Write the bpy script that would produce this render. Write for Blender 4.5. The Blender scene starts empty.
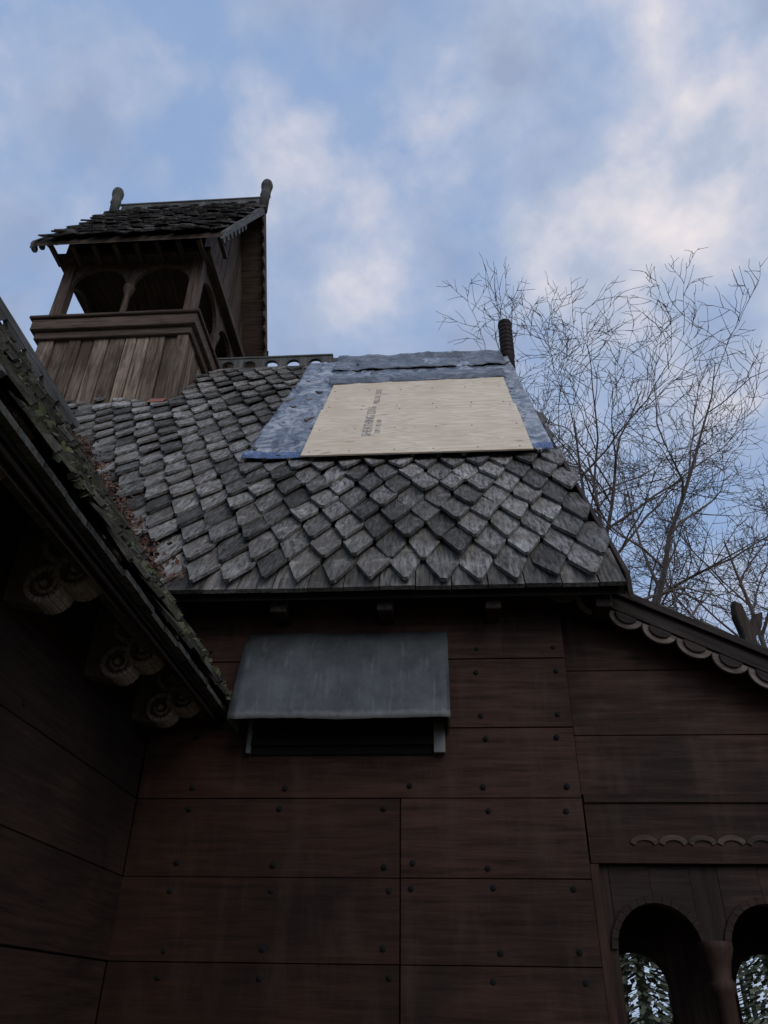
import bpy, math, random
from mathutils import Vector, Matrix, noise
R=random.Random(7)
V=Vector
scene=bpy.context.scene

# ------------------------------------------------------------------ nodes
def newmat(name):
    m=bpy.data.materials.new(name); m.use_nodes=True
    nt=m.node_tree; b=nt.nodes['Principled BSDF']
    return m,nt,b
def N(nt,t,**kw):
    n=nt.nodes.new(t)
    for k,v in kw.items(): setattr(n,k,v)
    return n
def ramp(nt,stops):
    n=nt.nodes.new('ShaderNodeValToRGB'); e=n.color_ramp.elements
    while len(e)<len(stops): e.new(0.5)
    for i,(p,c) in enumerate(stops):
        e[i].position=p; e[i].color=(*c,1) if len(c)==3 else c
    return n
def mixc(nt,fac,a,b,blend='MIX'):
    n=nt.nodes.new('ShaderNodeMix'); n.data_type='RGBA'; n.blend_type=blend
    for s,v in ((0,fac),(6,a),(7,b)):
        if isinstance(v,bpy.types.NodeSocket): nt.links.new(v,n.inputs[s])
        else: n.inputs[s].default_value = v if s==0 else (*v,1)
    return n.outputs[2]
def mapr(nt,val,a,b,c,d):
    n=nt.nodes.new('ShaderNodeMapRange'); nt.links.new(val,n.inputs[0])
    for i,v in enumerate((a,b,c,d)): n.inputs[i+1].default_value=v
    return n.outputs[0]
def noi(nt,vec,scale,det=4,rough=.55,dist=0):
    n=N(nt,'ShaderNodeTexNoise')
    for k,v in (('Scale',scale),('Detail',det),('Roughness',rough),('Distortion',dist)): n.inputs[k].default_value=v
    nt.links.new(vec,n.inputs['Vector']); return n.outputs['Fac']

def wood(name,dark,light,rough=.8,bump=.4,gs=(1.3,22,22),stain=None,stain_amt=.5,stain_scale=1.2,varlo=.65,varhi=1.35,spec=.25,lichen=None,streak=None,lo=.3,hi=.72,warm=None):
    m,nt,b=newmat(name); L=nt.links
    at=N(nt,'ShaderNodeAttribute',attribute_name='gc')
    va=N(nt,'ShaderNodeAttribute',attribute_name='var')
    tc=N(nt,'ShaderNodeTexCoord')
    mp=N(nt,'ShaderNodeMapping'); mp.inputs['Scale'].default_value=gs
    L.new(at.outputs['Vector'],mp.inputs[0])
    n1=noi(nt,mp.outputs[0],2.2,5,.68,.3)
    r=ramp(nt,[(lo,dark),(hi,light)]); L.new(n1,r.inputs[0])
    col=r.outputs[0]
    if stain:
        n2=noi(nt,tc.outputs['Object'],stain_scale,4,.6)
        col=mixc(nt,mapr(nt,n2,.42,.66,0,stain_amt),col,stain)
    if warm:
        n5=noi(nt,at.outputs['Vector'],3.0,3,.5)
        col=mixc(nt,mapr(nt,n5,.45,.65,0,.6),col,warm)
    if lichen:
        n3=noi(nt,tc.outputs['Object'],6,5,.75)
        col=mixc(nt,mapr(nt,n3,.55,.68,0,.5),col,lichen)
    if streak:
        m2=N(nt,'ShaderNodeMapping'); m2.inputs['Scale'].default_value=(4,4,.9); L.new(tc.outputs['Object'],m2.inputs[0])
        n4=noi(nt,m2.outputs[0],1.5,5,.68)
        col=mixc(nt,mapr(nt,n4,.50,.75,0,.6),col,streak)
    vv=mapr(nt,va.outputs['Fac'],0,1,varlo,varhi)
    cx=N(nt,'ShaderNodeCombineXYZ')
    for i in range(3): L.new(vv,cx.inputs[i])
    col=mixc(nt,1.0,col,cx.outputs[0],'MULTIPLY')
    L.new(col,b.inputs['Base Color'])
    L.new(mapr(nt,n1,.3,.7,rough+.12,rough-.12),b.inputs['Roughness'])
    b.inputs['Specular IOR Level'].default_value=spec
    bp=N(nt,'ShaderNodeBump'); bp.inputs['Strength'].default_value=bump; bp.inputs['Distance'].default_value=.012
    L.new(n1,bp.inputs['Height']); L.new(bp.outputs[0],b.inputs['Normal'])
    return m

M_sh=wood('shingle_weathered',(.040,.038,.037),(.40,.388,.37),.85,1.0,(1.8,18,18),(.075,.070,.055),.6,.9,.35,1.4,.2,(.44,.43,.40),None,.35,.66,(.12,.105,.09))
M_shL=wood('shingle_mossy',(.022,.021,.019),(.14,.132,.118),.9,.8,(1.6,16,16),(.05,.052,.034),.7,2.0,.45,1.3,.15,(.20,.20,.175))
M_shT=wood('shingle_tower',(.028,.025,.023),(.21,.19,.18),.9,.8,(1.6,16,16),(.055,.048,.04),.5,2.0,.45,1.3,.15)
M_wall=wood('tarred_boards',(.0170,.0080,.0056),(.064,.0290,.0200),.60,.3,(.9,13,13),(.013,.008,.0065),.75,1.5,.72,1.3,.13,None,(.062,.038,.030),.28,.74)
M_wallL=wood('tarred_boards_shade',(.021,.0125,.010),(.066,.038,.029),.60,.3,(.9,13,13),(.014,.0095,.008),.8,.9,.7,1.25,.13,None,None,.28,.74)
M_dark=wood('dark_carved_wood',(.012,.008,.0065),(.040,.026,.021),.65,.4,(1.2,14,14),None,0,1,.7,1.3,.2)
M_brk=wood('bracket_wood',(.12,.092,.08),(.30,.24,.21),.75,.4,(1.2,14,14),None,0,1,.40,1.35,.2)
M_frz=wood('frieze_wood',(.035,.024,.02),(.10,.072,.06),.75,.4,(1.2,14,14),None,0,1,.6,1.35,.2)
M_deck=wood('roof_deck_wood',(.006,.005,.004),(.02,.015,.012),.85,.3,(1,12,12),None,0,1,.7,1.3,.1)
M_tow=wood('tower_boards',(.05,.035,.026),(.36,.275,.21),.85,.7,(.9,15,15),(.085,.062,.047),.75,1.4,.5,1.35,.12,None,(.38,.31,.25),.32,.68)
M_towd=wood('tower_posts',(.032,.022,.018),(.155,.112,.088),.8,.5,(1.0,16,16),(.046,.035,.03),.5,1.3,.7,1.3,.15)
M_ridge=wood('ridge_boards_grey',(.04,.04,.04),(.18,.18,.175),.85,.6,(1.0,16,16),(.055,.058,.048),.6,2.0,.7,1.3,.2)
M_scal=wood('scallop_edge_grey',(.07,.054,.046),(.23,.19,.165),.85,.5,(1.0,14,14),(.045,.032,.028),.6,3.0,.7,1.3,.2)
M_bark=wood('bark',(.07,.055,.048),(.17,.14,.12),.95,.3,(2,8,8))
mb_,nt_,b_=newmat('void_black'); b_.inputs['Base Color'].default_value=(.003,.003,.003,1); b_.inputs['Roughness'].default_value=1; M_black=mb_

# ------------------------------------------------------------------ builder
class MB:
    def __init__(s,name,mat,parent=None,bevel=0):
        s.name=name; s.mat=mat; s.parent=parent; s.bevel=bevel
        s.v=[];s.f=[];s.gc=[];s.var=[];s.smooth=[]
    def piece(s,verts,faces,grain=V((1,0,0)),var=None,smooth=False):
        o=len(s.v); g=V(grain).normalized()
        h=g.orthogonal().normalized(); k=g.cross(h)
        off=V((R.uniform(0,90),R.uniform(0,90),R.uniform(0,90)))
        if var is None: var=R.random()
        for p in verts:
            p=V(p); s.v.append(p)
            q=V((p.dot(g),p.dot(h),p.dot(k)))+off
            s.gc.append(q); s.var.append(var)
        for f in faces:
            s.f.append(tuple(i+o for i in f)); s.smooth.append(smooth)
    def box(s,x0,x1,y0,y1,z0,z1,grain=None,var=None):
        vs=[(x,y,z) for x in(x0,x1) for y in(y0,y1) for z in(z0,z1)]
        fs=[(0,1,3,2),(4,6,7,5),(0,4,5,1),(2,3,7,6),(0,2,6,4),(1,5,7,3)]
        if grain is None:
            d=(abs(x1-x0),abs(y1-y0),abs(z1-z0)); i=d.index(max(d)); grain=[0,0,0]; grain[i]=1
        s.piece(vs,fs,grain,var)
    def prism(s,pts,ext,grain=(1,0,0),var=None,smooth=False):
        pts=[V(p) for p in pts]; e=V(ext); n=len(pts)
        nn=V((0,0,0))
        for i in range(n): nn+=(pts[i]-pts[0]).cross(pts[(i+1)%n]-pts[0])
        if nn.dot(e)>0: pts=pts[::-1]
        vs=pts+[p+e for p in pts]
        fs=[tuple(range(n)),tuple(range(2*n-1,n-1,-1))]
        for i in range(n):
            j=(i+1)%n; fs.append((j,i,i+n,j+n))
        s.piece(vs,fs,grain,var,smooth)
    def lathe(s,c,prof,seg=14,axis=(0,0,1),var=None):
        ax=V(axis).normalized(); a=ax.orthogonal().normalized(); b=ax.cross(a); c=V(c)
        vs=[];fs=[]
        for r,h in prof:
            for i in range(seg):
                t=2*math.pi*i/seg; vs.append(c+ax*h+a*(r*math.cos(t))+b*(r*math.sin(t)))
        for j in range(len(prof)-1):
            for i in range(seg):
                k=(i+1)%seg; fs.append((j*seg+i,j*seg+k,(j+1)*seg+k,(j+1)*seg+i))
        fs.append(tuple(range(seg-1,-1,-1))); l=(len(prof)-1)*seg; fs.append(tuple(range(l,l+seg)))
        s.piece(vs,fs,ax,var,True)
    def build(s):
        me=bpy.data.meshes.new(s.name); me.from_pydata([tuple(p) for p in s.v],[],s.f)
        a=me.attributes.new('gc','FLOAT_VECTOR','POINT'); a.data.foreach_set('vector',[c for q in s.gc for c in q])
        a=me.attributes.new('var','FLOAT','POINT'); a.data.foreach_set('value',s.var)
        me.polygons.foreach_set('use_smooth',s.smooth)
        me.materials.append(s.mat); me.update()
        ob=bpy.data.objects.new(s.name,me); scene.collection.objects.link(ob)
        if s.parent: ob.parent=s.parent
        if s.bevel:
            md=ob.modifiers.new('bevel','BEVEL'); md.width=s.bevel; md.segments=1; md.limit_method='ANGLE'; md.angle_limit=math.radians(50)
        return ob
def empty(name,parent=None):
    e=bpy.data.objects.new(name,None); scene.collection.objects.link(e)
    if parent: e.parent=parent
    return e

def shingles(mb,O,u,v,w,e,th,u0,u1,v0,v1,ok,a=None,point=1.0,jit=1.0):
    O=V(O);u=V(u).normalized();v=V(v).normalized();n=u.cross(v)
    if n.z<0: n=-n
    if a is None: a=2.6*th
    L=2.3*e
    rows=int((v1-v0)/e)+1
    for j in range(rows):
        cols=int((u1-u0)/w)+2
        for i in range(cols):
            cu=u0+(i+.5*(j%2))*w+R.uniform(-.01,.01)*jit; cv=v0+j*e+R.uniform(-.02,.02)*jit
            P=O+u*cu+v*(cv+e*.6)
            Lc=min(L,v1-cv)
            if cu>u1+.001 or Lc<.5*e or not ok(P): continue
            ww=w*.5*R.uniform(.89,.98); aa=a*R.uniform(.9,1.6); rot=R.gauss(0,.028)*jit
            tp=min(point*R.uniform(.85,1.08)*e,Lc*.9)
            tx=R.uniform(-.014,.014)
            blunt=ww*R.uniform(.03,.18)
            out=[(tx-blunt,(blunt/ww)*tp*.25),(tx+blunt,(blunt/ww)*tp*.25),(ww,tp),(ww,Lc),(-ww,Lc),(-ww,tp*R.uniform(.93,1.05))]
            tilt=R.uniform(-.013,.013)
            bot=[];top=[]
            for (x,y) in out:
                xr=x*math.cos(rot)-y*math.sin(rot); yr=x*math.sin(rot)+y*math.cos(rot)
                h=aa*(1-y/L)+tilt*x/ww
                p=O+u*(cu+xr)+v*(cv+yr)+n*h
                bot.append(p); top.append(p+n*th*R.uniform(.85,1.1))
            m=len(out); vs=bot+top
            fs=[tuple(range(m-1,-1,-1)),tuple(range(m,2*m))]+[(k,(k+1)%m,(k+1)%m+m,k+m) for k in range(m)]
            if u.cross(v).z<0: fs=[f[::-1] for f in fs]
            mb.piece(vs,fs,v)

def arch_panel(mb,O,u,t,opens,ubeg,uend,zb,zs,zt,seg=12,rise=1.0,piers=True):
    O=V(O);u=V(u)
    def P(a,z): return O+u*a+V((0,0,z))
    prev=ubeg
    for (a,b) in opens:
        if piers and a-prev>.005: mb.prism([P(prev,zb),P(a,zb),P(a,zt),P(prev,zt)],t,(0,0,1))
        c=(a+b)/2; r=(b-a)/2
        half=[P(a,zt)]+[P(c-r*math.cos(math.pi*k/seg),zs+r*rise*math.sin(math.pi*k/seg)) for k in range(0,seg//2+1)]+[P(c,zt)]
        mb.prism(half,t,u,var=.5)
        half=[P(c,zt)]+[P(c-r*math.cos(math.pi*k/seg),zs+r*rise*math.sin(math.pi*k/seg)) for k in range(seg//2,seg+1)]+[P(b,zt)]
        mb.prism(half,t,u,var=.5)
        prev=b
    if piers and uend-prev>.005: mb.prism([P(prev,zb),P(uend,zb),P(uend,zt),P(prev,zt)],t,(0,0,1))

# ------------------------------------------------------------------ geometry constants
EY,EZ,MS=4.70,4.06,1.5
RY=8.55; RZ=EZ+MS*(RY-EY)-.06
LX,LZ,LS=-1.444,3.26,1.375
LRX=-4.18; LRZ=LZ+LS*(LX-LRX)
def mainZ(y): return EZ+MS*(y-EY)
def leftZ(x): return LZ+LS*(LX-x)
TX0,TX1,TY0,TY1=-5.53,-3.38,7.45,9.65
church=empty('stave_church')

# ------------------------------------------------------------------ main wall
wb=MB('front_wall_boards',M_wall,church,.003)
lines=[0.0,.455,.91,1.365,1.819,2.264,2.72,3.162,3.636,4.20]
for i in range(len(lines)-1):
    z0,z1=lines[i]+.002,lines[i+1]-.002
    segs=[(-1.95,-.262),(-.258,.86)] if z1<3.1 else [(-1.95,.86)]
    for a,b in segs:
        yo=R.uniform(-.004,.010)
        wb.box(a+.001,b-.001,5.0+yo,5.055,z0,z1)
wb.build()
bk=MB('wall_backing',M_deck,church)
bk.box(-8,.85,5.057,12.1,0,4.25)
bk.prism([(.845,5.3,4.2),(.845,11.8,4.2),(.845,8.55,9.3)],(-.1,0,0),(0,0,1))
bk.box(-8,-1.97,-2,5.06,0,3.7)
bk.build()
nl=MB('wall_nails',M_black,church)
for i in range(3,9):
    for x in (-1.62,-1.02,-.34,-.18,.28,.77):
        for dz in (.07,.385):
            if R.random()<.15: continue
            nl.lathe((x+R.uniform(-.03,.03),5.0,lines[i]+dz+R.uniform(-.015,.015)),[(.019,.02),(.018,-.003),(.008,-.008)],8,(0,1,0),0.1)
for i in range(3,8):
    for y in (4.5,3.4,2.3):
        nl.lathe((-1.95,y,lines[i]+.07),[(.016,-.02),(.014,.004),(.006,.008)],8,(1,0,0),0.1)
nl.build()
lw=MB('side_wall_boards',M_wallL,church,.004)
for i in range(len(lines)-2):
    z0,z1=lines[i]+.003,lines[i+1]-.003
    lw.box(-2.0,-1.95+R.uniform(-.005,.010),-2,4.998,z0,z1)
lw.box(-2.0,-1.955,-2,4.998,3.64,3.95)
lw.build()

ev=MB('eave_timbers',M_dark,church,.006)
for x in (-1.85,-1.1,-.36,.38,1.12):
    ev.box(x-.055,x+.055,4.76,4.999,3.90,4.02,(0,1,0))
ev.box(-2.2,1.262,4.715,4.745,4.01,4.045)
ev.box(-1.95,.87,4.93,4.996,4.03,4.12)
ev.box(-1.49,-1.462,-2,4.99,3.18,3.235,(0,1,0),.9)
for y in (4.9,4.05,3.2,2.35,1.5,.65):
    ev.prism([(-1.50,y,3.16),(-1.94,y,3.76),(-1.94,y,3.82),(-1.50,y,3.22)],(0,.07,0),(1,0,0))
ev.build()
rf=MB('soffit_board',M_frz,church,.004)
rf.prism([(-1.505,-2,3.19),(-1.60,-2,3.32),(-1.60,-2,3.295),(-1.505,-2,3.165)],(0,5.2,0),(0,1,0))
rf.build()

# carved brackets under left eave
br=MB('carved_brackets',M_brk,church,.005)
def bracket(y):
    w=.10; X=.12; Z=.03
    prof=[(-1.95-X,3.10),(-1.91,3.07),(-1.87,3.09),(-1.86,3.14),(-1.82,3.17),(-1.78,3.14),(-1.72,3.15),(-1.70,3.20),(-1.66,3.24),(-1.63,3.23),(-1.62,3.27),(-1.63,3.33),(-1.68,3.41),(-1.78,3.53),(-1.88,3.66),(-1.95-X,3.76)]
    br.prism([(x+X,y,z+Z) for x,z in prof],(0,w,0),(0,0,1),.1)
    def ring(x,z,r0,r1,t,seg=20,a0=0,a1=6.2832,var=.9):
        n=int(seg*(a1-a0)/6.2832)
        for k in range(n):
            p,q=a0+(a1-a0)*k/n,a0+(a1-a0)*(k+1)/n
            br.prism([(x+r0*math.cos(p),y-t,z+r0*math.sin(p)),(x+r1*math.cos(p),y-t,z+r1*math.sin(p)),(x+r1*math.cos(q),y-t,z+r1*math.sin(q)),(x+r0*math.cos(q),y-t,z+r0*math.sin(q))],(0,w+2*t,0),(0,0,1),var)
    for (x,z,r,t,a) in ((-1.885,3.165,.095,.022,1.0),(-1.755,3.235,.100,.026,2.0),(-1.675,3.325,.075,.020,.3),(-1.84,3.38,.11,.018,3.0),(-1.75,3.43,.07,.016,4.5)):
        x+=X; z+=Z
        ring(x,z,r*.72,r,t,20,a,a+5.2)
        ring(x+.01,z,r*.36,r*.56,t+.006,16,a+2,a+6.4,.8)
        br.lathe((x,y,z),[(r*.15,-t-.012),(r*.2,-t),(r*.2,w+t),(r*.15,w+t+.012)],12,(0,1,0),1)
for y in (4.66,3.90,2.98,2.05,1.1): bracket(y)
br.build()

# ------------------------------------------------------------------ roof decks
dk=MB('roof_decks',M_deck,church)
xe,xr=1.262,1.10
fr=[(-8,EY,EZ),(xe,EY,EZ),(xr,RY,RZ),(-8,RY,RZ)]
vs=[V(p) for p in fr]+[V(p)+V((0,0,-.1)) for p in fr]
dk.piece(vs,[(0,1,2,3),(7,6,5,4),(0,4,5,1),(1,5,6,2),(2,6,7,3),(3,7,4,0)])
bk2=[(-8,12.4,EZ),(xe,12.4,EZ),(xr,RY,RZ),(-8,RY,RZ)]
vs=[V(p) for p in bk2]+[V(p)+V((0,0,-.1)) for p in bk2]
dk.piece(vs,[(3,2,1,0),(4,5,6,7),(1,5,4,0),(2,6,5,1),(3,7,6,2),(0,4,7,3)])
yv=EY+(LRZ-EZ)/MS
top=[(LX,-2,LZ),(LX,4.995,LZ),(-1.99,5.2,leftZ(-1.99)),(LRX,yv+.3,LRZ),(LRX,-2,LRZ)]
vs=[V(p) for p in top]+[V(p)+V((0,0,-.06)) for p in top]; n=5
dk.piece(vs,[tuple(range(n)),tuple(range(2*n-1,n-1,-1))]+[((i+1)%n,i,i+n,(i+1)%n+n) for i in range(n)],(0,1,0))
xw=2*LRX-LX
top=[(xw,-2,LZ),(xw,4.995,LZ),(xw+.4,7,LZ+.55),(LRX,yv+.3,LRZ),(LRX,-2,LRZ)]
vs=[V(p) for p in top]+[V(p)+V((0,0,-.06)) for p in top]
dk.piece(vs,[tuple(range(n-1,-1,-1)),tuple(range(n,2*n))]+[(i,(i+1)%n,(i+1)%n+n,i+n) for i in range(n)],(0,1,0))
dk.build()

sh=MB('front_roof_shingles',M_sh,church)
vdir=V((0,1,MS)).normalized(); slen=(RY-EY)*math.sqrt(1+MS*MS)
nrm=V((0,-MS,1)).normalized()
def roofP(x,y,h): return V((x,y,mainZ(y)))+nrm*h
def ok_main(P):
    xlim=xe+(xr-xe)*(P.y-EY)/(RY-EY)
    if P.x>xlim-.03: return False
    if P.x<0 and P.z<leftZ(P.x)-.12 and P.x>LRX: return False
    if P.x<LRX-2.5: return False
    if P.x<LRX and P.z<LRZ-1: return False
    if P.y>RY-.05: return False
    if TX0<P.x<TX1-.02 and P.y>TY0+.1: return False
    return True
shingles(sh,(0,EY-.05,EZ-.075),(1,0,0),vdir,.245,.31,.028,-6.815,1.27,0,slen,ok_main)
x=-2.1
while x<1.2:
    ww=.245; x1=min(x+ww-.008,1.25)
    jz=R.uniform(-.008,.008)
    pts=[V((x,EY-.05+jz,EZ-.075))+nrm*.010,V((x1,EY-.05+jz,EZ-.075))+nrm*.010]
    pts=[pts[0],pts[1],pts[1]+vdir*.5,pts[0]+vdir*.5]
    sh.prism(pts,nrm*.032,vdir,R.random()*.8)
    x+=ww
sh.build()
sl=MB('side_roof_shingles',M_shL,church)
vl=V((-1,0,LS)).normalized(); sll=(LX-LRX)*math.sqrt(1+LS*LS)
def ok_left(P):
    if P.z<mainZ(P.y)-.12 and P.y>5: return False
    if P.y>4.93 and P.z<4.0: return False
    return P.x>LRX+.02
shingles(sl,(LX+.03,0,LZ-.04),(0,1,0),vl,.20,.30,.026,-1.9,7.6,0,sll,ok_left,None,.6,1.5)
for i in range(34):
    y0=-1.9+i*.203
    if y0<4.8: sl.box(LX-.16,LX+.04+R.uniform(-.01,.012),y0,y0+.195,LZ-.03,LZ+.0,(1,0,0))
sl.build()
# moss tufts on the side roof
m,nt,b=newmat('moss'); at=N(nt,'ShaderNodeAttribute',attribute_name='var'); r=ramp(nt,[(0,(.03,.035,.015)),(1,(.10,.11,.05))]); nt.links.new(at.outputs['Fac'],r.inputs[0]); nt.links.new(r.outputs[0],b.inputs['Base Color']); b.inputs['Roughness'].default_value=1
mo=MB('roof_moss',m,church)
nl_=V((LS,0,1)).normalized()
for k in range(130):
    yc=R.uniform(1.5,5.5); vc=R.choice([R.uniform(0,.5),R.uniform(0,sll)])
    for q in range(9):
        y=yc+R.gauss(0,.05); vv=max(0,vc+R.gauss(0,.03)); P=V((LX+.03,y,LZ-.04))+vl*vv+nl_*R.uniform(.07,.115)
        if P.z<mainZ(y) and y>4.95: continue
        a=V((R.gauss(0,1),R.gauss(0,1),R.gauss(0,1))).normalized(); bb=a.orthogonal().normalized(); s_=R.uniform(.008,.022)
        mo.piece([P-a*s_,P+bb*s_,P+a*s_,P-bb*s_],[(0,1,2,3)])
mo.build()

vb=MB('verge_boards',M_dark,church,.005)
def slab(mb,p0,p1,drop,thick,var=None):
    p0=V(p0);p1=V(p1); d=V((0,0,-drop))
    mb.prism([p0,p1,p1+d,p0+d],thick,(p1-p0),var)
slab(vb,(xe+.004,EY-.04,EZ+.05),(xr+.004,RY,RZ+.06),.20,(.035,0,0))
slab(vb,(xe+.004,12.4,EZ+.05),(xr+.004,RY,RZ+.06),.20,(.035,0,0))
vb.build()

# ridge openwork
rb=MB('ridge_openwork',M_ridge,church,.004)
a=TX1+.03
ops=[]; u=a+.12
while u+.24<-1.50:
    ops.append((u-a,u-a+.20)); u+=.34
arch_panel(rb,(a,RY-.03,RZ),(1,0,0),(0,.06,0),ops,0,-1.5-a,.07,.13,.27,10,.9)
rb.box(a,1.08,RY-.05,RY+.05,RZ-.06,RZ+.07)
rb.box(a,-1.5,RY-.045,RY+.045,RZ+.27,RZ+.30)
rb.box(-1.5,1.08,RY-.03,RY+.03,RZ+.07,RZ+.22)
h0=LRZ-.04
yend=yv+.1
rb.box(LRX-.05,LRX+.05,-2,yend,h0-.06,h0+.08)
rb.box(LRX-.03,LRX+.03,-2,yend,h0+.28,h0+.38)
y=-2
P_=.40
while y<yend-.3:
    rb.prism([(LRX-.027,y,h0+.08),(LRX-.027,y+.10,h0+.08),(LRX-.027,y+.24,h0+.28),(LRX-.027,y-.14,h0+.28)],(.054,0,0),(0,1,0))
    y+=P_
rb.build()
fn=MB('ridge_finial',M_dark,church)
pr=[(.095,0),(.095,.45)]
for k in range(8):
    h=.47+k*.085; pr+=[(.105,h),(.107,h+.05),(.098,h+.062),(.098,h+.08)]
pr+=[(.112,1.16),(.10,1.21),(.05,1.24)]
fn.lathe((1.16,RY,RZ-.36),pr,16)
fn.build()

# ------------------------------------------------------------------ bell tower
tower=empty('bell_tower',church)
tb=MB('base_boards',M_tow,tower,.008)
def planks(mb,axis,fixed,th,a0,a1,z0,z1,w):
    a=a0
    while a<a1-.01:
        ww=min(w*R.uniform(.75,1.25),a1-a)
        if a1-a-ww<.06: ww=a1-a
        o=R.uniform(-.014,.014)
        if axis=='x': mb.box(a+.008,a+ww-.008,fixed+o,fixed+th,z0,z1,(0,0,1))
        else: mb.box(fixed+o if th<0 else fixed-o,fixed+th,a+.008,a+ww-.008,z0,z1,(0,0,1))
        a+=ww
planks(tb,'x',TY0,.05,TX0,TX1,6.6,9.6,.19)
planks(tb,'y',TX1,-.05,TY0+.065,TY1,7.6,9.6,.22)
planks(tb,'y',TX0,.05,TY0+.065,TY1,7.6,9.6,.22)
planks(tb,'x',TY1-.05,.05,TX0+.065,TX1-.065,7.6,9.6,.22)
tb.box(TX1-.14,TX1+.02,TY0-.03,TY0+.14,7.6,9.6,(0,0,1),.2)
tb.build()
tk=MB('base_core',M_black,tower)
tk.box(TX0+.07,TX1-.07,TY0+.07,TY1-.07,6.6,9.6); tk.build()
tl=MB('ledge',M_towd,tower,.01)
for (o,z0,z1) in ((.06,9.47,9.60),(.12,9.60,9.80),(.16,9.80,9.85)):
    tl.box(TX0-o,TX1+o,TY0-o,TY1+o,z0,z1,(1,0,0))
tl.box(TX0-.12,TX1+.12,TY0-.12,TY1+.12,11.12,11.24)
tl.build()
tp=MB('belfry_arcade',M_towd,tower,.006)
TW=TX1-TX0; cxl=TW/2; PW=.16
opx=[(PW+.01,cxl-.055),(cxl+.055,TW-PW-.01)]
SP=10.60; ZB=9.85
arch_panel(tp,(TX0,TY0+.02,0),(1,0,0),(0,.07,0),opx,0.0,TW,ZB,SP,11.12,14,1.0,False)
arch_panel(tp,(TX0,TY1-.09,0),(1,0,0),(0,.07,0),opx,0.0,TW,ZB,SP,11.12,14,1.0,False)
opy=[(PW+.01,1.045),(1.155,2.03)]
arch_panel(tp,(TX1-.09,TY0,0),(0,1,0),(.07,0,0),opy,0.0,2.2,ZB,SP,11.12,14,1.0,False)
arch_panel(tp,(TX0+.02,TY0,0),(0,1,0),(.07,0,0),opy,0.0,2.2,ZB,SP,11.12,14,1.0,False)
for x in (TX0,TX1-PW):
    for y in (TY0,TY1-PW):
        tp.box(x,x+PW,y,y+PW,ZB,11.12,(0,0,1),.9)
cp=[(.085,0),(.085,.06),(.05,.09),(.042,.5),(.045,.58),(.065,.62),(.07,.65),(.085,.73),(.085,.75)]
cx=(TX0+TX1)/2; cy=(TY0+TY1)/2
for c in ((cx,TY0+.055),(cx,TY1-.055),(TX0+.055,cy),(TX1-.055,cy)):
    tp.lathe((c[0],c[1],ZB),cp,14)
for c in ((cx,TY0+.02),(cx,TY1-.09)): tp.box(cx-.055,cx+.055,c[1]+.003,c[1]+.067,SP,11.12,(0,0,1))
for x in (TX0+.02,TX1-.09): tp.box(x+.003,x+.067,cy-.055,cy+.055,SP,11.12,(0,0,1))
tp.build()
TEY,TEZ,TRZ=6.97,11.05,13.9
ts=(TRZ-TEZ)/(RY-TEY)
tg=MB('gable_boards',M_towd,tower,.005)
for xs in (TX1-.05,TX0):
    a=TY0-.1
    while a<TY1+.1:
        b=min(a+.2,TY1+.1)
        za=TRZ-.12-abs(a-RY)*ts; zb=TRZ-.12-abs(b-RY)*ts
        o=R.uniform(-.008,.008)
        tg.prism([(xs+o,a+.004,11.24),(xs+o,b-.004,11.24),(xs+o,b-.004,max(zb,11.25)),(xs+o,a+.004,max(za,11.25))],(.05,0,0),(0,0,1))
        a=b
tg.build()
tr=MB('tower_roof_deck',M_towd,tower)
RX0,RX1=-5.76,-2.98
for sgn in (-1,1):
    e=(0,RY+sgn*(RY-TEY),TEZ); r=(0,RY,TRZ)
    pts=[(RX0,e[1],e[2]),(RX0,r[1],r[2]),(RX0,r[1],r[2]-.09),(RX0,e[1],e[2]-.09)]
    tr.prism(pts,(RX1-RX0,0,0),(1,0,0))
for i in range(9):
    x=RX0+.12+i*.32
    tr.box(x,x+.06,TEY+.12,TY0,TEZ+.02,TEZ+.08,(0,1,0))
tr.build()
tsh=MB('tower_shingles',M_shT,tower)
vt=V((0,1,ts)).normalized(); tsl=(RY-TEY)*math.sqrt(1+ts*ts)
shingles(tsh,(0,TEY-.04,TEZ-.07),(1,0,0),vt,.20,.27,.026,RX0+.1,RX1-.06,0,tsl,lambda P:True,None,.35,1.8)
vt2=V((0,-1,ts)).normalized()
shingles(tsh,(0,2*RY-TEY+.04,TEZ-.07),(1,0,0),vt2,.20,.27,.026,RX0+.1,RX1-.06,0,tsl,lambda P:True,None,.35,1.8)
tsh.build()
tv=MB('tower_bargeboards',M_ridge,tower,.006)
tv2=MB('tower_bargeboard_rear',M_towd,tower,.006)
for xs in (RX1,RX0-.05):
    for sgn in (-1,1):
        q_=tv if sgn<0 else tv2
        ye=RY+sgn*(RY-TEY+.04)
        p0=V((xs,ye,TEZ-.02)); p1=V((xs,RY,TRZ+.06))
        q_.prism([p0,p1,p1+V((0,0,-.30)),p0+V((0,0,-.16))],(.045,0,0),p1-p0)
        for k in range(7 if sgn<0 else 13):
            q=p0.lerp(p1,(k+.5)/13.)+V((.0,0,-.17-.12*(k+.5)/13))
            r=.08
            q_.prism([q+V((.003,r*math.cos(t),r*math.sin(t))) for t in [2*math.pi*i/12 for i in range(12)]],(.037,0,0),p1-p0)
arch_panel(tv,(RX0+.1,RY-.03,TRZ),(1,0,0),(0,.06,0),[(.2+.36*i,.2+.36*i+.20) for i in range(7)],0,2.6,.03,.07,.20,8,.6)
tv.box(RX0+.05,RX1-.03,RY-.06,RY+.06,TRZ-.05,TRZ+.03)
tv.box(RX0+.08,RX1-.06,RY-.045,RY+.045,TRZ+.20,TRZ+.235)
tv.build(); tv2.build()
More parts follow.
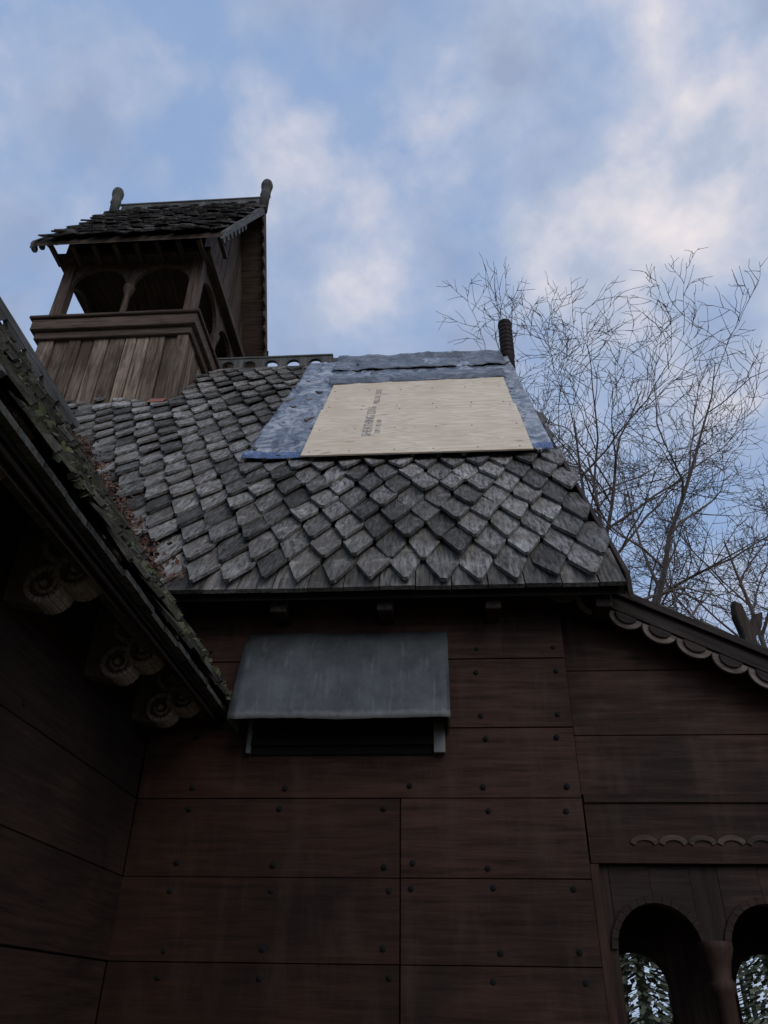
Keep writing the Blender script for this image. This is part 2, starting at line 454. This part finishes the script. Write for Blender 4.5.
tf=MB('tower_finials',M_ridge,tower)
for x,lean in ((RX1+.0,.03),(RX0-.03,-.02)):
    tf.lathe((x,RY,TRZ-.15),[(.085,0),(.085,.40),(.10,.43),(.09,.46),(.09,.60),(.105,.64),(.11,.72),(.085,.80),(.04,.83)],14,(lean,-.05,1))
tf.build()
cf=MB('copper_flashing',None,tower)
m,nt,b=newmat('copper_pink'); b.inputs['Base Color'].default_value=(.36,.15,.11,1); b.inputs['Roughness'].default_value=.5; b.inputs['Metallic'].default_value=.3
cf.mat=m
zz=mainZ(TY0)
cf.prism([(TX1-.30,TY0-.16,zz-.06),(TX1-.08,TY0-.16,zz-.06),(TX1-.08,TY0-.04,zz+.10),(TX1-.30,TY0-.04,zz+.10)],(0,-.004,.003))
cf.build()

# ------------------------------------------------------------------ right gallery (lean-to)
RK=lambda x: 4.09-.517*(x-1.276)
gal=empty('gallery',church)
gw=MB('gallery_boards',M_wall,gal,.003)
gl=[2.76,3.135,3.58,4.1]
for i in range(3):
    z0,z1=gl[i]+.002,gl[i+1]-.002
    xa=min(1.276+(4.0-z0)/.517,3.75); xb=1.276+(4.0-z1)/.517
    xa=max(xa,.9)
    yo=R.uniform(-.004,.004)
    gw.prism([(.875,5.10+yo,z0),(xa,5.10+yo,z0),(max(xb,.9),5.10+yo,z1),(.875,5.10+yo,z1)],(0,.05,0),(1,0,0))
gw.box(.875,3.75,5.05,5.15,2.357,2.755)
gw.box(.875,3.75,5.035,5.06,2.70,2.752,(1,0,0))
gw.box(.875,3.75,5.10,5.15,0,.5);gw.box(.875,3.75,5.10,5.15,.508,.98)
gw.box(.862,.915,5.02,5.099,0,2.35,(0,0,1))
gw.build()
cb=MB('carved_frieze',M_frz,gal,.003)
x=1.12
while x<3.6:
    pts=[(x+.085*math.cos(math.pi*k/8)+.085,5.047,2.47+.045*math.sin(math.pi*k/8)) for k in range(9)]+[(x+.055*math.cos(math.pi*k/8)+.085,5.047,2.455+.03*math.sin(math.pi*k/8)) for k in range(8,-1,-1)]
    cb.prism(pts,(0,-.008,0)); x+=.17
cb.build()
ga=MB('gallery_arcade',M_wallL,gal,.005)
ops=[(.98+.63*i,1.449+.63*i) for i in range(4)]
arch_panel(ga,(0,5.10,0),(1,0,0),(0,.07,0),ops,.9,3.6,1.0,1.915,2.353,16,1.0,False)
for i in range(4):
    a=1.449+.63*i; ga.box(a,min(a+.161,3.7),5.103,5.167,1.96,2.353,(0,0,1),.5)
    ga.lathe((a+.08,5.135,1.0),[(.075,0),(.075,.08),(.055,.12),(.05,.5),(.055,.70),(.07,.72),(.07,.76),(.055,.78),(.07,.86),(.095,.92),(.095,.96)],16,(0,0,1),.9)
ga.box(.917,.98,5.103,5.167,1.0,2.353,(0,0,1))
ga.box(.9,3.75,5.06,5.19,.98,1.04)
for (a,b) in ops:
    c=(a+b)/2
    for k in range(16):
        t0=math.pi*k/16; t1=math.pi*(k+1)/16
        r0,r1=.236,.275
        ga.prism([(c+r0*math.cos(t0),5.098,1.915+r0*math.sin(t0)),(c+r1*math.cos(t0),5.098,1.915+r1*math.sin(t0)),(c+r1*math.cos(t1),5.098,1.915+r1*math.sin(t1)),(c+r0*math.cos(t1),5.098,1.915+r0*math.sin(t1))],(0,-.012,0),var=.5)
opb=[(1.14,1.60),(2.06,2.52),(2.98,3.44)]
arch_panel(ga,(0,6.6,0),(1,0,0),(0,.07,0),opb,.86,3.75,1.0,1.76,2.9,14,1.0,True)
ga.box(.86,3.75,6.6,6.67,0,1.0,(1,0,0))
ga.box(3.70,3.75,5.2,6.59,0,2.8,(0,1,0))
ga.box(.86,3.75,5.16,6.6,.5,.56,(1,0,0))
ga.build()
gr=MB('gallery_roof',M_deck,gal)
gr.prism([(.88,4.95,RK(.88)-.02),(4.0,4.95,RK(4.0)-.02),(4.0,4.95,RK(4.0)-.10),(.88,4.95,RK(.88)-.10)],(0,1.85,0),(0,1,0))
gr.build()
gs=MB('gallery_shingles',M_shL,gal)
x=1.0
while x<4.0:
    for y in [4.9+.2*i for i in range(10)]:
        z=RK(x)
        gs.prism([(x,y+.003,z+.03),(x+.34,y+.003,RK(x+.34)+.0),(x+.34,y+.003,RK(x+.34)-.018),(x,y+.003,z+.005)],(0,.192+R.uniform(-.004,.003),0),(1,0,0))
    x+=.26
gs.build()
gb=MB('scalloped_bargeboard',M_dark,gal,.004)
gb2=MB('scallop_rims',M_scal,gal,.003)
sdir=V((1,0,-.517)).normalized(); sn=V((-.517,0,-1)).normalized()
p0=V((.62,4.93,RK(.62)-.03))
gb.prism([p0,p0+sdir*3.7,p0+sdir*3.7+sn*.13,p0+sn*.13],(0,-.03,0),sdir)
gb.prism([p0+V((0,-.03,0))-sn*.02,p0+V((0,-.03,0))+sdir*3.7-sn*.02,p0+V((0,-.03,0))+sdir*3.7+sn*.03,p0+V((0,-.03,0))+sn*.03],(0,-.03,0),sdir)
for k in range(16):
    c=p0+sdir*(.12+.235*k)+sn*.135
    def arc(r,dy): return [c+V((0,dy,0))+sdir*(r*math.cos(t))+sn*(r*.80*math.sin(t)) for t in [math.pi*i/12 for i in range(13)]]
    gb2.prism(arc(.118,.004),(0,-.022,0),sdir)
    gb.prism(arc(.076,-.019),(0,-.016,0),sdir)
gb.build(); gb2.build()
gf=MB('gallery_finial',M_frz,gal,.01)
gf.prism([(2.25+(a-2.25)*.8,5.45,3.55+(c-3.5)*.84) for a,_,c in [(2.27,5.45,3.5),(2.39,5.45,3.5),(2.38,5.45,4.0),(2.46,5.45,4.10),(2.50,5.45,4.24),(2.42,5.45,4.22),(2.36,5.45,4.12),(2.33,5.45,4.32),(2.26,5.45,4.36),(2.24,5.45,4.22),(2.27,5.45,4.05)]],(0,.10,0),(0,0,1))
gf.build()

# ------------------------------------------------------------------ metal vent hood
hood=empty('metal_vent_hood')
m,nt,b=newmat('aged_sheet_metal')
tc=N(nt,'ShaderNodeTexCoord'); n1=noi(nt,tc.outputs['Object'],3,8,.68)
r=ramp(nt,[(.32,(.026,.030,.033)),(.7,(.095,.105,.11))]); nt.links.new(n1,r.inputs[0])
m2=N(nt,'ShaderNodeMapping'); m2.inputs['Scale'].default_value=(9,1,1.2); nt.links.new(tc.outputs['Object'],m2.inputs[0])
n2=noi(nt,m2.outputs[0],3,6,.7)
c=mixc(nt,mapr(nt,n2,.55,.75,0,.5),r.outputs[0],(.19,.20,.20))
sx=N(nt,'ShaderNodeSeparateXYZ'); nt.links.new(tc.outputs['Object'],sx.inputs[0])
n3=noi(nt,tc.outputs['Object'],20,5,.7)
ed=N(nt,'ShaderNodeMath',operation='MULTIPLY_ADD'); ed.inputs[1].default_value=.10; nt.links.new(n3,ed.inputs[0]); nt.links.new(sx.outputs[2],ed.inputs[2])
c=mixc(nt,mapr(nt,ed.outputs[0],3.19,3.24,.6,0),c,(.22,.22,.215))
nt.links.new(c,b.inputs['Base Color'])
b.inputs['Metallic'].default_value=.2; b.inputs['Roughness'].default_value=.6
M_met=m
hm=MB('hood_sheet',m,hood)
x0,x1=-1.34,.065
prof=[(4.985,3.83),(4.975,3.80),(4.90,3.72),(4.80,3.45),(4.70,3.17),(4.695,3.13)]
nx=24; vs=[];fs=[]
for i in range(nx+1):
    x=x0+(x1-x0)*i/nx
    for j,(y,z) in enumerate(prof):
        vs.append((x,y+.003*math.sin(i*.7+j),z+.004*math.sin(i*.35)+(.003*R.uniform(-1,1) if j==5 else 0)))
np_=len(prof)
for i in range(nx):
    for j in range(np_-1): fs.append((i*np_+j,(i+1)*np_+j,(i+1)*np_+j+1,i*np_+j+1))
hm.piece(vs,fs,(1,0,0),.5,True)
for x in (x0+.004,x1-.004):
    vs=[(x,y+.003,z-.003) for y,z in prof]+[(x,4.99,3.13)]
    hm.piece(vs,[tuple(range(len(vs)))],(0,0,1),.5)
ob=hm.build(); sm=ob.modifiers.new('s','SOLIDIFY'); sm.thickness=.004
hf=MB('vent_frame',M_met,hood,.003)
hf.box(-1.265,-1.235,4.955,4.998,2.99,3.6,(0,0,1)); hf.box(-.045,.03,4.955,4.998,2.99,3.6,(0,0,1))
hf.build()
hi=MB('vent_opening_shade',M_black,hood)  # black panel and slats: shade of the vent opening put into the colour
hi.box(-1.233,-.047,4.985,4.996,2.99,3.6,(1,0,0),0)
for i in range(5): hi.prism([(-1.233,4.95,3.04+.1*i),(-1.233,4.98,3.09+.1*i),(-1.233,4.98,3.105+.1*i),(-1.233,4.95,3.055+.1*i)],(1.186,0,0),(1,0,0),0)
hi.build()

# ------------------------------------------------------------------ tarp and plywood
def plastic(name,c0,c1,c2,ro=.25):
    m,nt,b=newmat(name)
    tc=N(nt,'ShaderNodeTexCoord'); n1=noi(nt,tc.outputs['Object'],3.5,6,.66,1.8)
    r=ramp(nt,[(.32,c0),(.48,c1),(.62,c2)]); nt.links.new(n1,r.inputs[0]); nt.links.new(r.outputs[0],b.inputs['Base Color'])
    b.inputs['Roughness'].default_value=ro; b.inputs['Specular IOR Level'].default_value=.6
    bp=N(nt,'ShaderNodeBump'); bp.inputs['Strength'].default_value=1.0; bp.inputs['Distance'].default_value=.07
    nt.links.new(n1,bp.inputs['Height']); nt.links.new(bp.outputs[0],b.inputs['Normal'])
    return m
M_tarp=plastic('blue_grey_sheeting',(.07,.095,.15),(.17,.205,.27),(.48,.51,.55))
M_tarp2=plastic('grey_ridge_sheeting',(.035,.045,.062),(.07,.085,.11),(.19,.21,.24))
M_tarp3=plastic('blue_hem',(.04,.08,.20),(.07,.13,.30),(.20,.29,.46))
tarp=empty('blue_tarp')
def cloth(name,fn,nu,nv,mat):
    mb=MB(name,mat,tarp); vs=[];fs=[]
    for i in range(nu+1):
        for j in range(nv+1): vs.append(fn(i/nu,j/nv))
    for i in range(nu):
        for j in range(nv): fs.append((i*(nv+1)+j,(i+1)*(nv+1)+j,(i+1)*(nv+1)+j+1,i*(nv+1)+j+1))
    mb.piece(vs,fs,(1,0,0),.5,True); ob=mb.build(); s=ob.modifiers.new('s','SOLIDIFY'); s.thickness=.004
def nz(p,s): return noise.noise(V(p)*s)
def f1(u,v):
    y=6.08+(8.42-6.08)*v; xl=-1.88+.10*v+.05*nz((0,y,0),2); xr_=1.165-.04*v
    x=xl+(xr_-xl)*u
    y2=y+(.03*nz((x,9,0),3) if v<.05 else 0)+.14*max(0,(u-.75))*(1-v)*4*.3
    cr=.030*abs(nz((x*1.2+y*.7,y*.5,2),6))+.016*nz((x,y,4),11)
    return roofP(x,y2,.112+.02*nz((x,y*.6,0),3.5)+cr)
cloth('roof_cover',f1,100,80,M_tarp)
def fh(u,v):
    x=-1.90+3.06*u; y=6.05+.06*v+.03*nz((x,9,0),3)+.12*max(0,u-.8)
    return roofP(x,y,.140+.014*nz((x,y,0),5)-.03*(1-v))
cloth('lower_hem',fh,80,5,M_tarp3)
def f2(u,v):
    x=-1.40+2.45*u; pth=[(8.08,None,.12),(8.42,None,.11),(8.49,RZ+.20,0),(8.60,RZ+.21,0),(8.66,RZ-.03,0),(8.95,RZ-.45,0)]
    s=v*(len(pth)-1); k=min(int(s),len(pth)-2); t=s-k
    def pt(q): return roofP(x,q[0],q[2]) if q[1] is None else V((x,q[0],q[1]))
    p=pt(pth[k]).lerp(pt(pth[k+1]),t)
    return p+V((0,-1,.3))*(.02+.02*nz((x*1.5,v*3,7),2.5)+.012*nz((x*3,v*5,7),4))+V((0,0,.04*nz((x,v,2),3)))
cloth('ridge_cover',f2,70,30,M_tarp2)
def f3(u,v):
    x=-1.34+2.30*u; y=7.58+.28*v+.05*(u-.5)+.02*nz((x,3,3),3)
    return roofP(x,y,.165+.02*nz((x,y*2,3),4)+.02*math.sin(v*3.14)+.01*nz((x,y,1),12))
cloth('folded_edge',f3,70,12,M_tarp2)

m,nt,b=newmat('plywood_face')
at=N(nt,'ShaderNodeAttribute',attribute_name='gc')
mp=N(nt,'ShaderNodeMapping'); mp.inputs['Scale'].default_value=(.6,4,4); nt.links.new(at.outputs['Vector'],mp.inputs[0])
n1=noi(nt,mp.outputs[0],1.3,3,.5,1.2)
wv=N(nt,'ShaderNodeMath',operation='MULTIPLY'); wv.inputs[1].default_value=60; nt.links.new(n1,wv.inputs[0])
sn_=N(nt,'ShaderNodeMath',operation='SINE'); nt.links.new(wv.outputs[0],sn_.inputs[0])
c=mixc(nt,mapr(nt,sn_.outputs[0],-1,1,0,1),(.60,.49,.35),(.78,.67,.51))
nb_=noi(nt,at.outputs['Vector'],1.4,4)
c=mixc(nt,mapr(nt,nb_,.4,.7,0,.6),c,(.56,.44,.31))
vo=N(nt,'ShaderNodeTexVoronoi'); vo.inputs['Scale'].default_value=2.3; mp2=N(nt,'ShaderNodeMapping'); mp2.inputs['Scale'].default_value=(.8,1.6,1.6); nt.links.new(at.outputs['Vector'],mp2.inputs[0]); nt.links.new(mp2.outputs[0],vo.inputs['Vector'])
c=mixc(nt,mapr(nt,vo.outputs['Distance'],.03,.13,.75,0),c,(.30,.18,.10)); nt.links.new(c,b.inputs['Base Color']); b.inputs['Roughness'].default_value=.65
ply=empty('plywood_sheet')
pm=MB('panels',m,ply,.003)
def quad(x0,x1,y0,y1,h,t):
    pts=[roofP(x0,y0,h),roofP(x1,y0,h),roofP(x1,y1,h),roofP(x0,y1,h)]
    pm.prism(pts,nrm*t,(1,0,0),.5)
quad(-1.285,.95,6.0,6.90,.142,.019); quad(-1.27,.93,6.904,7.80,.140,.019)
pm.build()
ns=MB('screws',M_dark,ply)
for y in (6.05,6.45,6.86,6.95,7.35,7.72):
    for k in range(6): ns.lathe(roofP(-1.2+k*.41+R.uniform(-.03,.03),y,.160),[(.009,0),(.009,.003)],8,nrm)
ns.build()
m,nt,b=newmat('stamp_ink'); b.inputs['Base Color'].default_value=(.25,.24,.25,1); b.inputs['Roughness'].default_value=.8
def stamp(txt,x,y,size):
    cu=bpy.data.curves.new('grade_stamp','FONT'); cu.body=txt; cu.size=size
    ob=bpy.data.objects.new('grade_stamp',cu); scene.collection.objects.link(ob); cu.materials.append(m)
    up=V((0,1,MS)).normalized(); xa=V((1,0,0))
    p=roofP(x,y,.1635)
    M=Matrix((( up.x,-xa.x,nrm.x,p.x),(up.y,-xa.y,nrm.y,p.y),(up.z,-xa.z,nrm.z,p.z),(0,0,0,1)))
    ob.parent=ply; ob.matrix_world=M
stamp('SHEATHING 32/16',-.64,6.3,.14); stamp('EXP 1  PS 1-09',-.55,6.35,.08); stamp('MILL 421  23/32',-.62,7.0,.10)

# ------------------------------------------------------------------ fallen leaves in valley
m,nt,b=newmat('dry_leaf'); at=N(nt,'ShaderNodeAttribute',attribute_name='var'); r=ramp(nt,[(0,(.03,.018,.012)),(1,(.17,.075,.045))]); nt.links.new(at.outputs['Fac'],r.inputs[0]); nt.links.new(r.outputs[0],b.inputs['Base Color']); b.inputs['Roughness'].default_value=.8
lf=MB('fallen_leaves',m)
for i in range(1700):
    x=R.uniform(-4.1,-2.0); off=abs(R.gauss(0,.11))
    z=leftZ(x); y=EY+(z-EZ)/MS
    xx=x+off
    c=V((xx,y,mainZ(y)))+nrm*(.07+R.random()*.04+max(0,.05-off*.3))
    a=V((R.gauss(0,1),R.gauss(0,1),R.gauss(0,1))).normalized(); bb=a.orthogonal().normalized(); s_=R.uniform(.012,.034)
    lf.piece([c-a*s_,c+bb*s_*.6,c+a*s_,c-bb*s_*.6],[(0,1,2,3)])
lf.build()

# ------------------------------------------------------------------ trees
def make_tree(name,base,TL,seed,lean=(0,0),r0=.2,counts=(9,7,6,4),tw=.008,first=.35,bl=.5):
    rr=random.Random(seed); mb=MB(name,M_bark)
    def tube(pts,rads,k):
        vs=[];fs=[]
        for i,p in enumerate(pts):
            d=(pts[min(i+1,len(pts)-1)]-pts[max(i-1,0)]).normalized(); a=d.orthogonal().normalized(); b_=d.cross(a)
            for q in range(k):
                t=2*math.pi*q/k; vs.append(p+a*(rads[i]*math.cos(t))+b_*(rads[i]*math.sin(t)))
        for i in range(len(pts)-1):
            for q in range(k):
                w=(q+1)%k; fs.append((i*k+q,i*k+w,(i+1)*k+w,(i+1)*k+q))
        mb.piece(vs,fs,(0,0,1),.5,True)
    def br_(p,d,L,r,dep):
        n=(12,9,7,5,3)[dep]; pts=[p];rads=[r]; d=d.normalized()
        for i in range(n):
            d=(d+V((rr.gauss(0,1),rr.gauss(0,1),rr.gauss(0,1)))*(.05,.13,.17,.20,.22)[dep]+V((0,0,(.06,.05,.05,.03,.02)[dep]))).normalized()
            pts.append(pts[-1]+d*(L/n)); rads.append(max(r*(1-.9*(i+1)/n),tw*.55))
        tube(pts,rads,(10,6,4,3,3)[dep])
        if dep>=len(counts): return
        c=counts[dep]
        for i in range(c):
            f0=first if dep==0 else .2
            t=f0+(.97-f0)*(i+rr.random()*.8)/c
            s=t*n; k=min(int(s),n-1); q=pts[k].lerp(pts[k+1],s-k); dd=(pts[k+1]-pts[k]).normalized()
            ax=dd.orthogonal().normalized(); ax.rotate(Matrix.Rotation(rr.uniform(0,6.283) if dep else 2.4*i+rr.uniform(-.4,.4),3,dd))
            ang=math.radians(rr.uniform(38,64) if dep==0 else rr.uniform(28,55)); nd=dd*math.cos(ang)+ax*math.sin(ang)
            rad=max((rads[k]*(1-s+k)+rads[k+1]*(s-k))*rr.uniform(.5,.8),tw)
            LL=(TL*bl if dep==0 else L*.54)*rr.uniform(.75,1.15)*(1.2-.5*t)
            br_(q,nd,LL,rad,dep+1)
    br_(V(base),V((lean[0],lean[1],1)),TL,r0,0)
    return mb.build()
make_tree('bare_tree',(4.2,16.5,0),15.8,8,(-.045,0),.22,(15,8,5,4),.010,.45,.46)
make_tree('bare_tree',(9.9,20,0),13.9,11,(-.02,0),.22,(12,7,5,4),.011,.45,.42)
make_tree('bare_tree',(3.9,22,0),18.0,23,(.0,0),.22,(13,7,5,4),.011,.5,.42)

m,nt,b=newmat('evergreen_needles'); at=N(nt,'ShaderNodeAttribute',attribute_name='var'); r=ramp(nt,[(0,(.04,.055,.03)),(1,(.15,.16,.10))]); nt.links.new(at.outputs['Fac'],r.inputs[0]); nt.links.new(r.outputs[0],b.inputs['Base Color']); b.inputs['Roughness'].default_value=.9
dm=MB('distant_trees',m)
def conifer(x,y,h,n=900,wd=.24):
    dm.lathe((x,y,0),[(.15,0),(.03,h*.95)],6,var=0)
    for i in range(n):
        t=R.random()**.8; z=h*(.08+.9*t); rad=(1-t)*h*wd*R.uniform(.3,1.05)+.1; an=R.uniform(0,6.283)
        c=V((x+rad*math.cos(an),y+rad*math.sin(an),z)); o=V((math.cos(an),math.sin(an),-.3)); sd=V((-math.sin(an),math.cos(an),R.uniform(-.3,.3)))
        s_=R.uniform(.06,.2)
        dm.piece([c-o*s_,c+sd*s_*.35,c+o*s_,c-sd*s_*.35],[(0,1,2,3)])
for i in range(26):
    conifer(R.uniform(-25,40),R.uniform(28,48),R.uniform(5,8),400)
conifer(3.6,17,4.4,2600,.35); conifer(6.3,18,4.6,3000,.4); conifer(8.0,20,4.4,2000,.4); conifer(5.2,21,4.6,1800,.4)
dm.build()
m,nt,b=newmat('leaf_litter_ground'); tc=N(nt,'ShaderNodeTexCoord'); n1=noi(nt,tc.outputs['Object'],.8,8)
r=ramp(nt,[(.35,(.05,.06,.025)),(.6,(.12,.09,.05))]); nt.links.new(n1,r.inputs[0]); nt.links.new(r.outputs[0],b.inputs['Base Color']); b.inputs['Roughness'].default_value=.95
g=MB('ground',m); nn=40; vs=[];fs=[]
def gcd(i): 
    t=(i/nn)*2-1; return math.copysign(abs(t)**3*1500,t)
for i in range(nn+1):
    for j in range(nn+1):
        x,y=gcd(i),gcd(j); vs.append((x,y,-.02+ (.4*noise.noise(V((x*.02,y*.02,0))) if abs(x)+abs(y)>60 else 0)))
for i in range(nn):
    for j in range(nn): fs.append((i*(nn+1)+j,(i+1)*(nn+1)+j,(i+1)*(nn+1)+j+1,i*(nn+1)+j+1))
g.piece(vs,fs,smooth=True); g.build()

# ------------------------------------------------------------------ sky
w=bpy.data.worlds.new('World'); scene.world=w; w.use_nodes=True; nt=w.node_tree; L=nt.links
bg=nt.nodes['Background']; out=nt.nodes['World Output']
SUN_EL,SUN_AZ=math.radians(32),math.radians(150)
sky=N(nt,'ShaderNodeTexSky',sky_type='NISHITA',sun_disc=False,sun_elevation=SUN_EL,sun_rotation=SUN_AZ)
bg.inputs[1].default_value=.15
L.new(sky.outputs[0],bg.inputs[0])
tc=N(nt,'ShaderNodeTexCoord')
bgh=N(nt,'ShaderNodeBackground'); bgh.inputs[0].default_value=(.31,.46,.75,1); bgh.inputs[1].default_value=1
mh=N(nt,'ShaderNodeMixShader'); mh.inputs[0].default_value=.75; L.new(bg.outputs[0],mh.inputs[1]); L.new(bgh.outputs[0],mh.inputs[2])
mp=N(nt,'ShaderNodeMapping'); mp.inputs['Location'].default_value=(5.3,2.2,.9); mp.inputs['Rotation'].default_value=(.3,.5,.4); L.new(tc.outputs['Generated'],mp.inputs[0])
na=noi(nt,mp.outputs[0],5.4,8,.54,.1); nb=noi(nt,mp.outputs[0],2.1,2,.5)
s1=N(nt,'ShaderNodeMath',operation='MULTIPLY_ADD'); s1.inputs[1].default_value=.5; L.new(nb,s1.inputs[0]); L.new(na,s1.inputs[2])
gd=N(nt,'ShaderNodeVectorMath',operation='DISTANCE'); L.new(tc.outputs['Generated'],gd.inputs[0])
gv=V((.28,.52,.84)).normalized(); gd.inputs[1].default_value=tuple(gv)
gl_=mapr(nt,gd.outputs['Value'],0,.60,.10,0)
s3=N(nt,'ShaderNodeMath',operation='MULTIPLY_ADD'); s3.inputs[1].default_value=.6; L.new(gl_,s3.inputs[0]); L.new(s1.outputs[0],s3.inputs[2])
mask=mapr(nt,s3.outputs[0],.60,.86,.10,.93)
mpo=N(nt,'ShaderNodeMapping'); mpo.inputs['Location'].default_value=(.04,.02,.05); L.new(mp.outputs[0],mpo.inputs[0])
nc=noi(nt,mpo.outputs[0],5.8,5,.54,.1)
s2=N(nt,'ShaderNodeMath',operation='ADD'); L.new(gl_,s2.inputs[0]); L.new(nc,s2.inputs[1])
cr=ramp(nt,[(.38,(.34,.40,.56)),(.54,(.48,.54,.68)),(.74,(.88,.81,.82))])
L.new(s2.outputs[0],cr.inputs[0])
bg2=N(nt,'ShaderNodeBackground'); L.new(cr.outputs[0],bg2.inputs[0]); bg2.inputs[1].default_value=1
ms=N(nt,'ShaderNodeMixShader'); L.new(mask,ms.inputs[0]); L.new(mh.outputs[0],ms.inputs[1]); L.new(bg2.outputs[0],ms.inputs[2]); L.new(ms.outputs[0],out.inputs[0])

sd=bpy.data.lights.new('sun','SUN'); sd.energy=.85; sd.angle=math.radians(35); sd.color=(1,.93,.86)
so=bpy.data.objects.new('sun',sd); scene.collection.objects.link(so)
sv=V((math.sin(SUN_AZ)*math.cos(SUN_EL),math.cos(SUN_AZ)*math.cos(SUN_EL),math.sin(SUN_EL)))
so.rotation_euler=sv.to_track_quat('Z','Y').to_euler()

# ------------------------------------------------------------------ camera
th,ph,ro=math.radians(33),math.radians(4.5),math.radians(1)
F=V((-math.sin(ph)*math.cos(th),math.cos(ph)*math.cos(th),math.sin(th))); r0=V((math.cos(ph),math.sin(ph),0)); u0=r0.cross(F)
rt=r0*math.cos(ro)+u0*math.sin(ro); up=u0*math.cos(ro)-r0*math.sin(ro)
cd=bpy.data.cameras.new('camera'); co=bpy.data.objects.new('camera',cd); scene.collection.objects.link(co)
cd.sensor_fit='VERTICAL'; cd.sensor_height=36; cd.lens=27.03; cd.clip_end=5000; cd.clip_start=.05
co.matrix_world=Matrix(((rt.x,up.x,-F.x,0),(rt.y,up.y,-F.y,0),(rt.z,up.z,-F.z,1.6),(0,0,0,1)))
scene.camera=co
scene.view_settings.view_transform='Standard'; scene.view_settings.look='None'; scene.view_settings.exposure=0
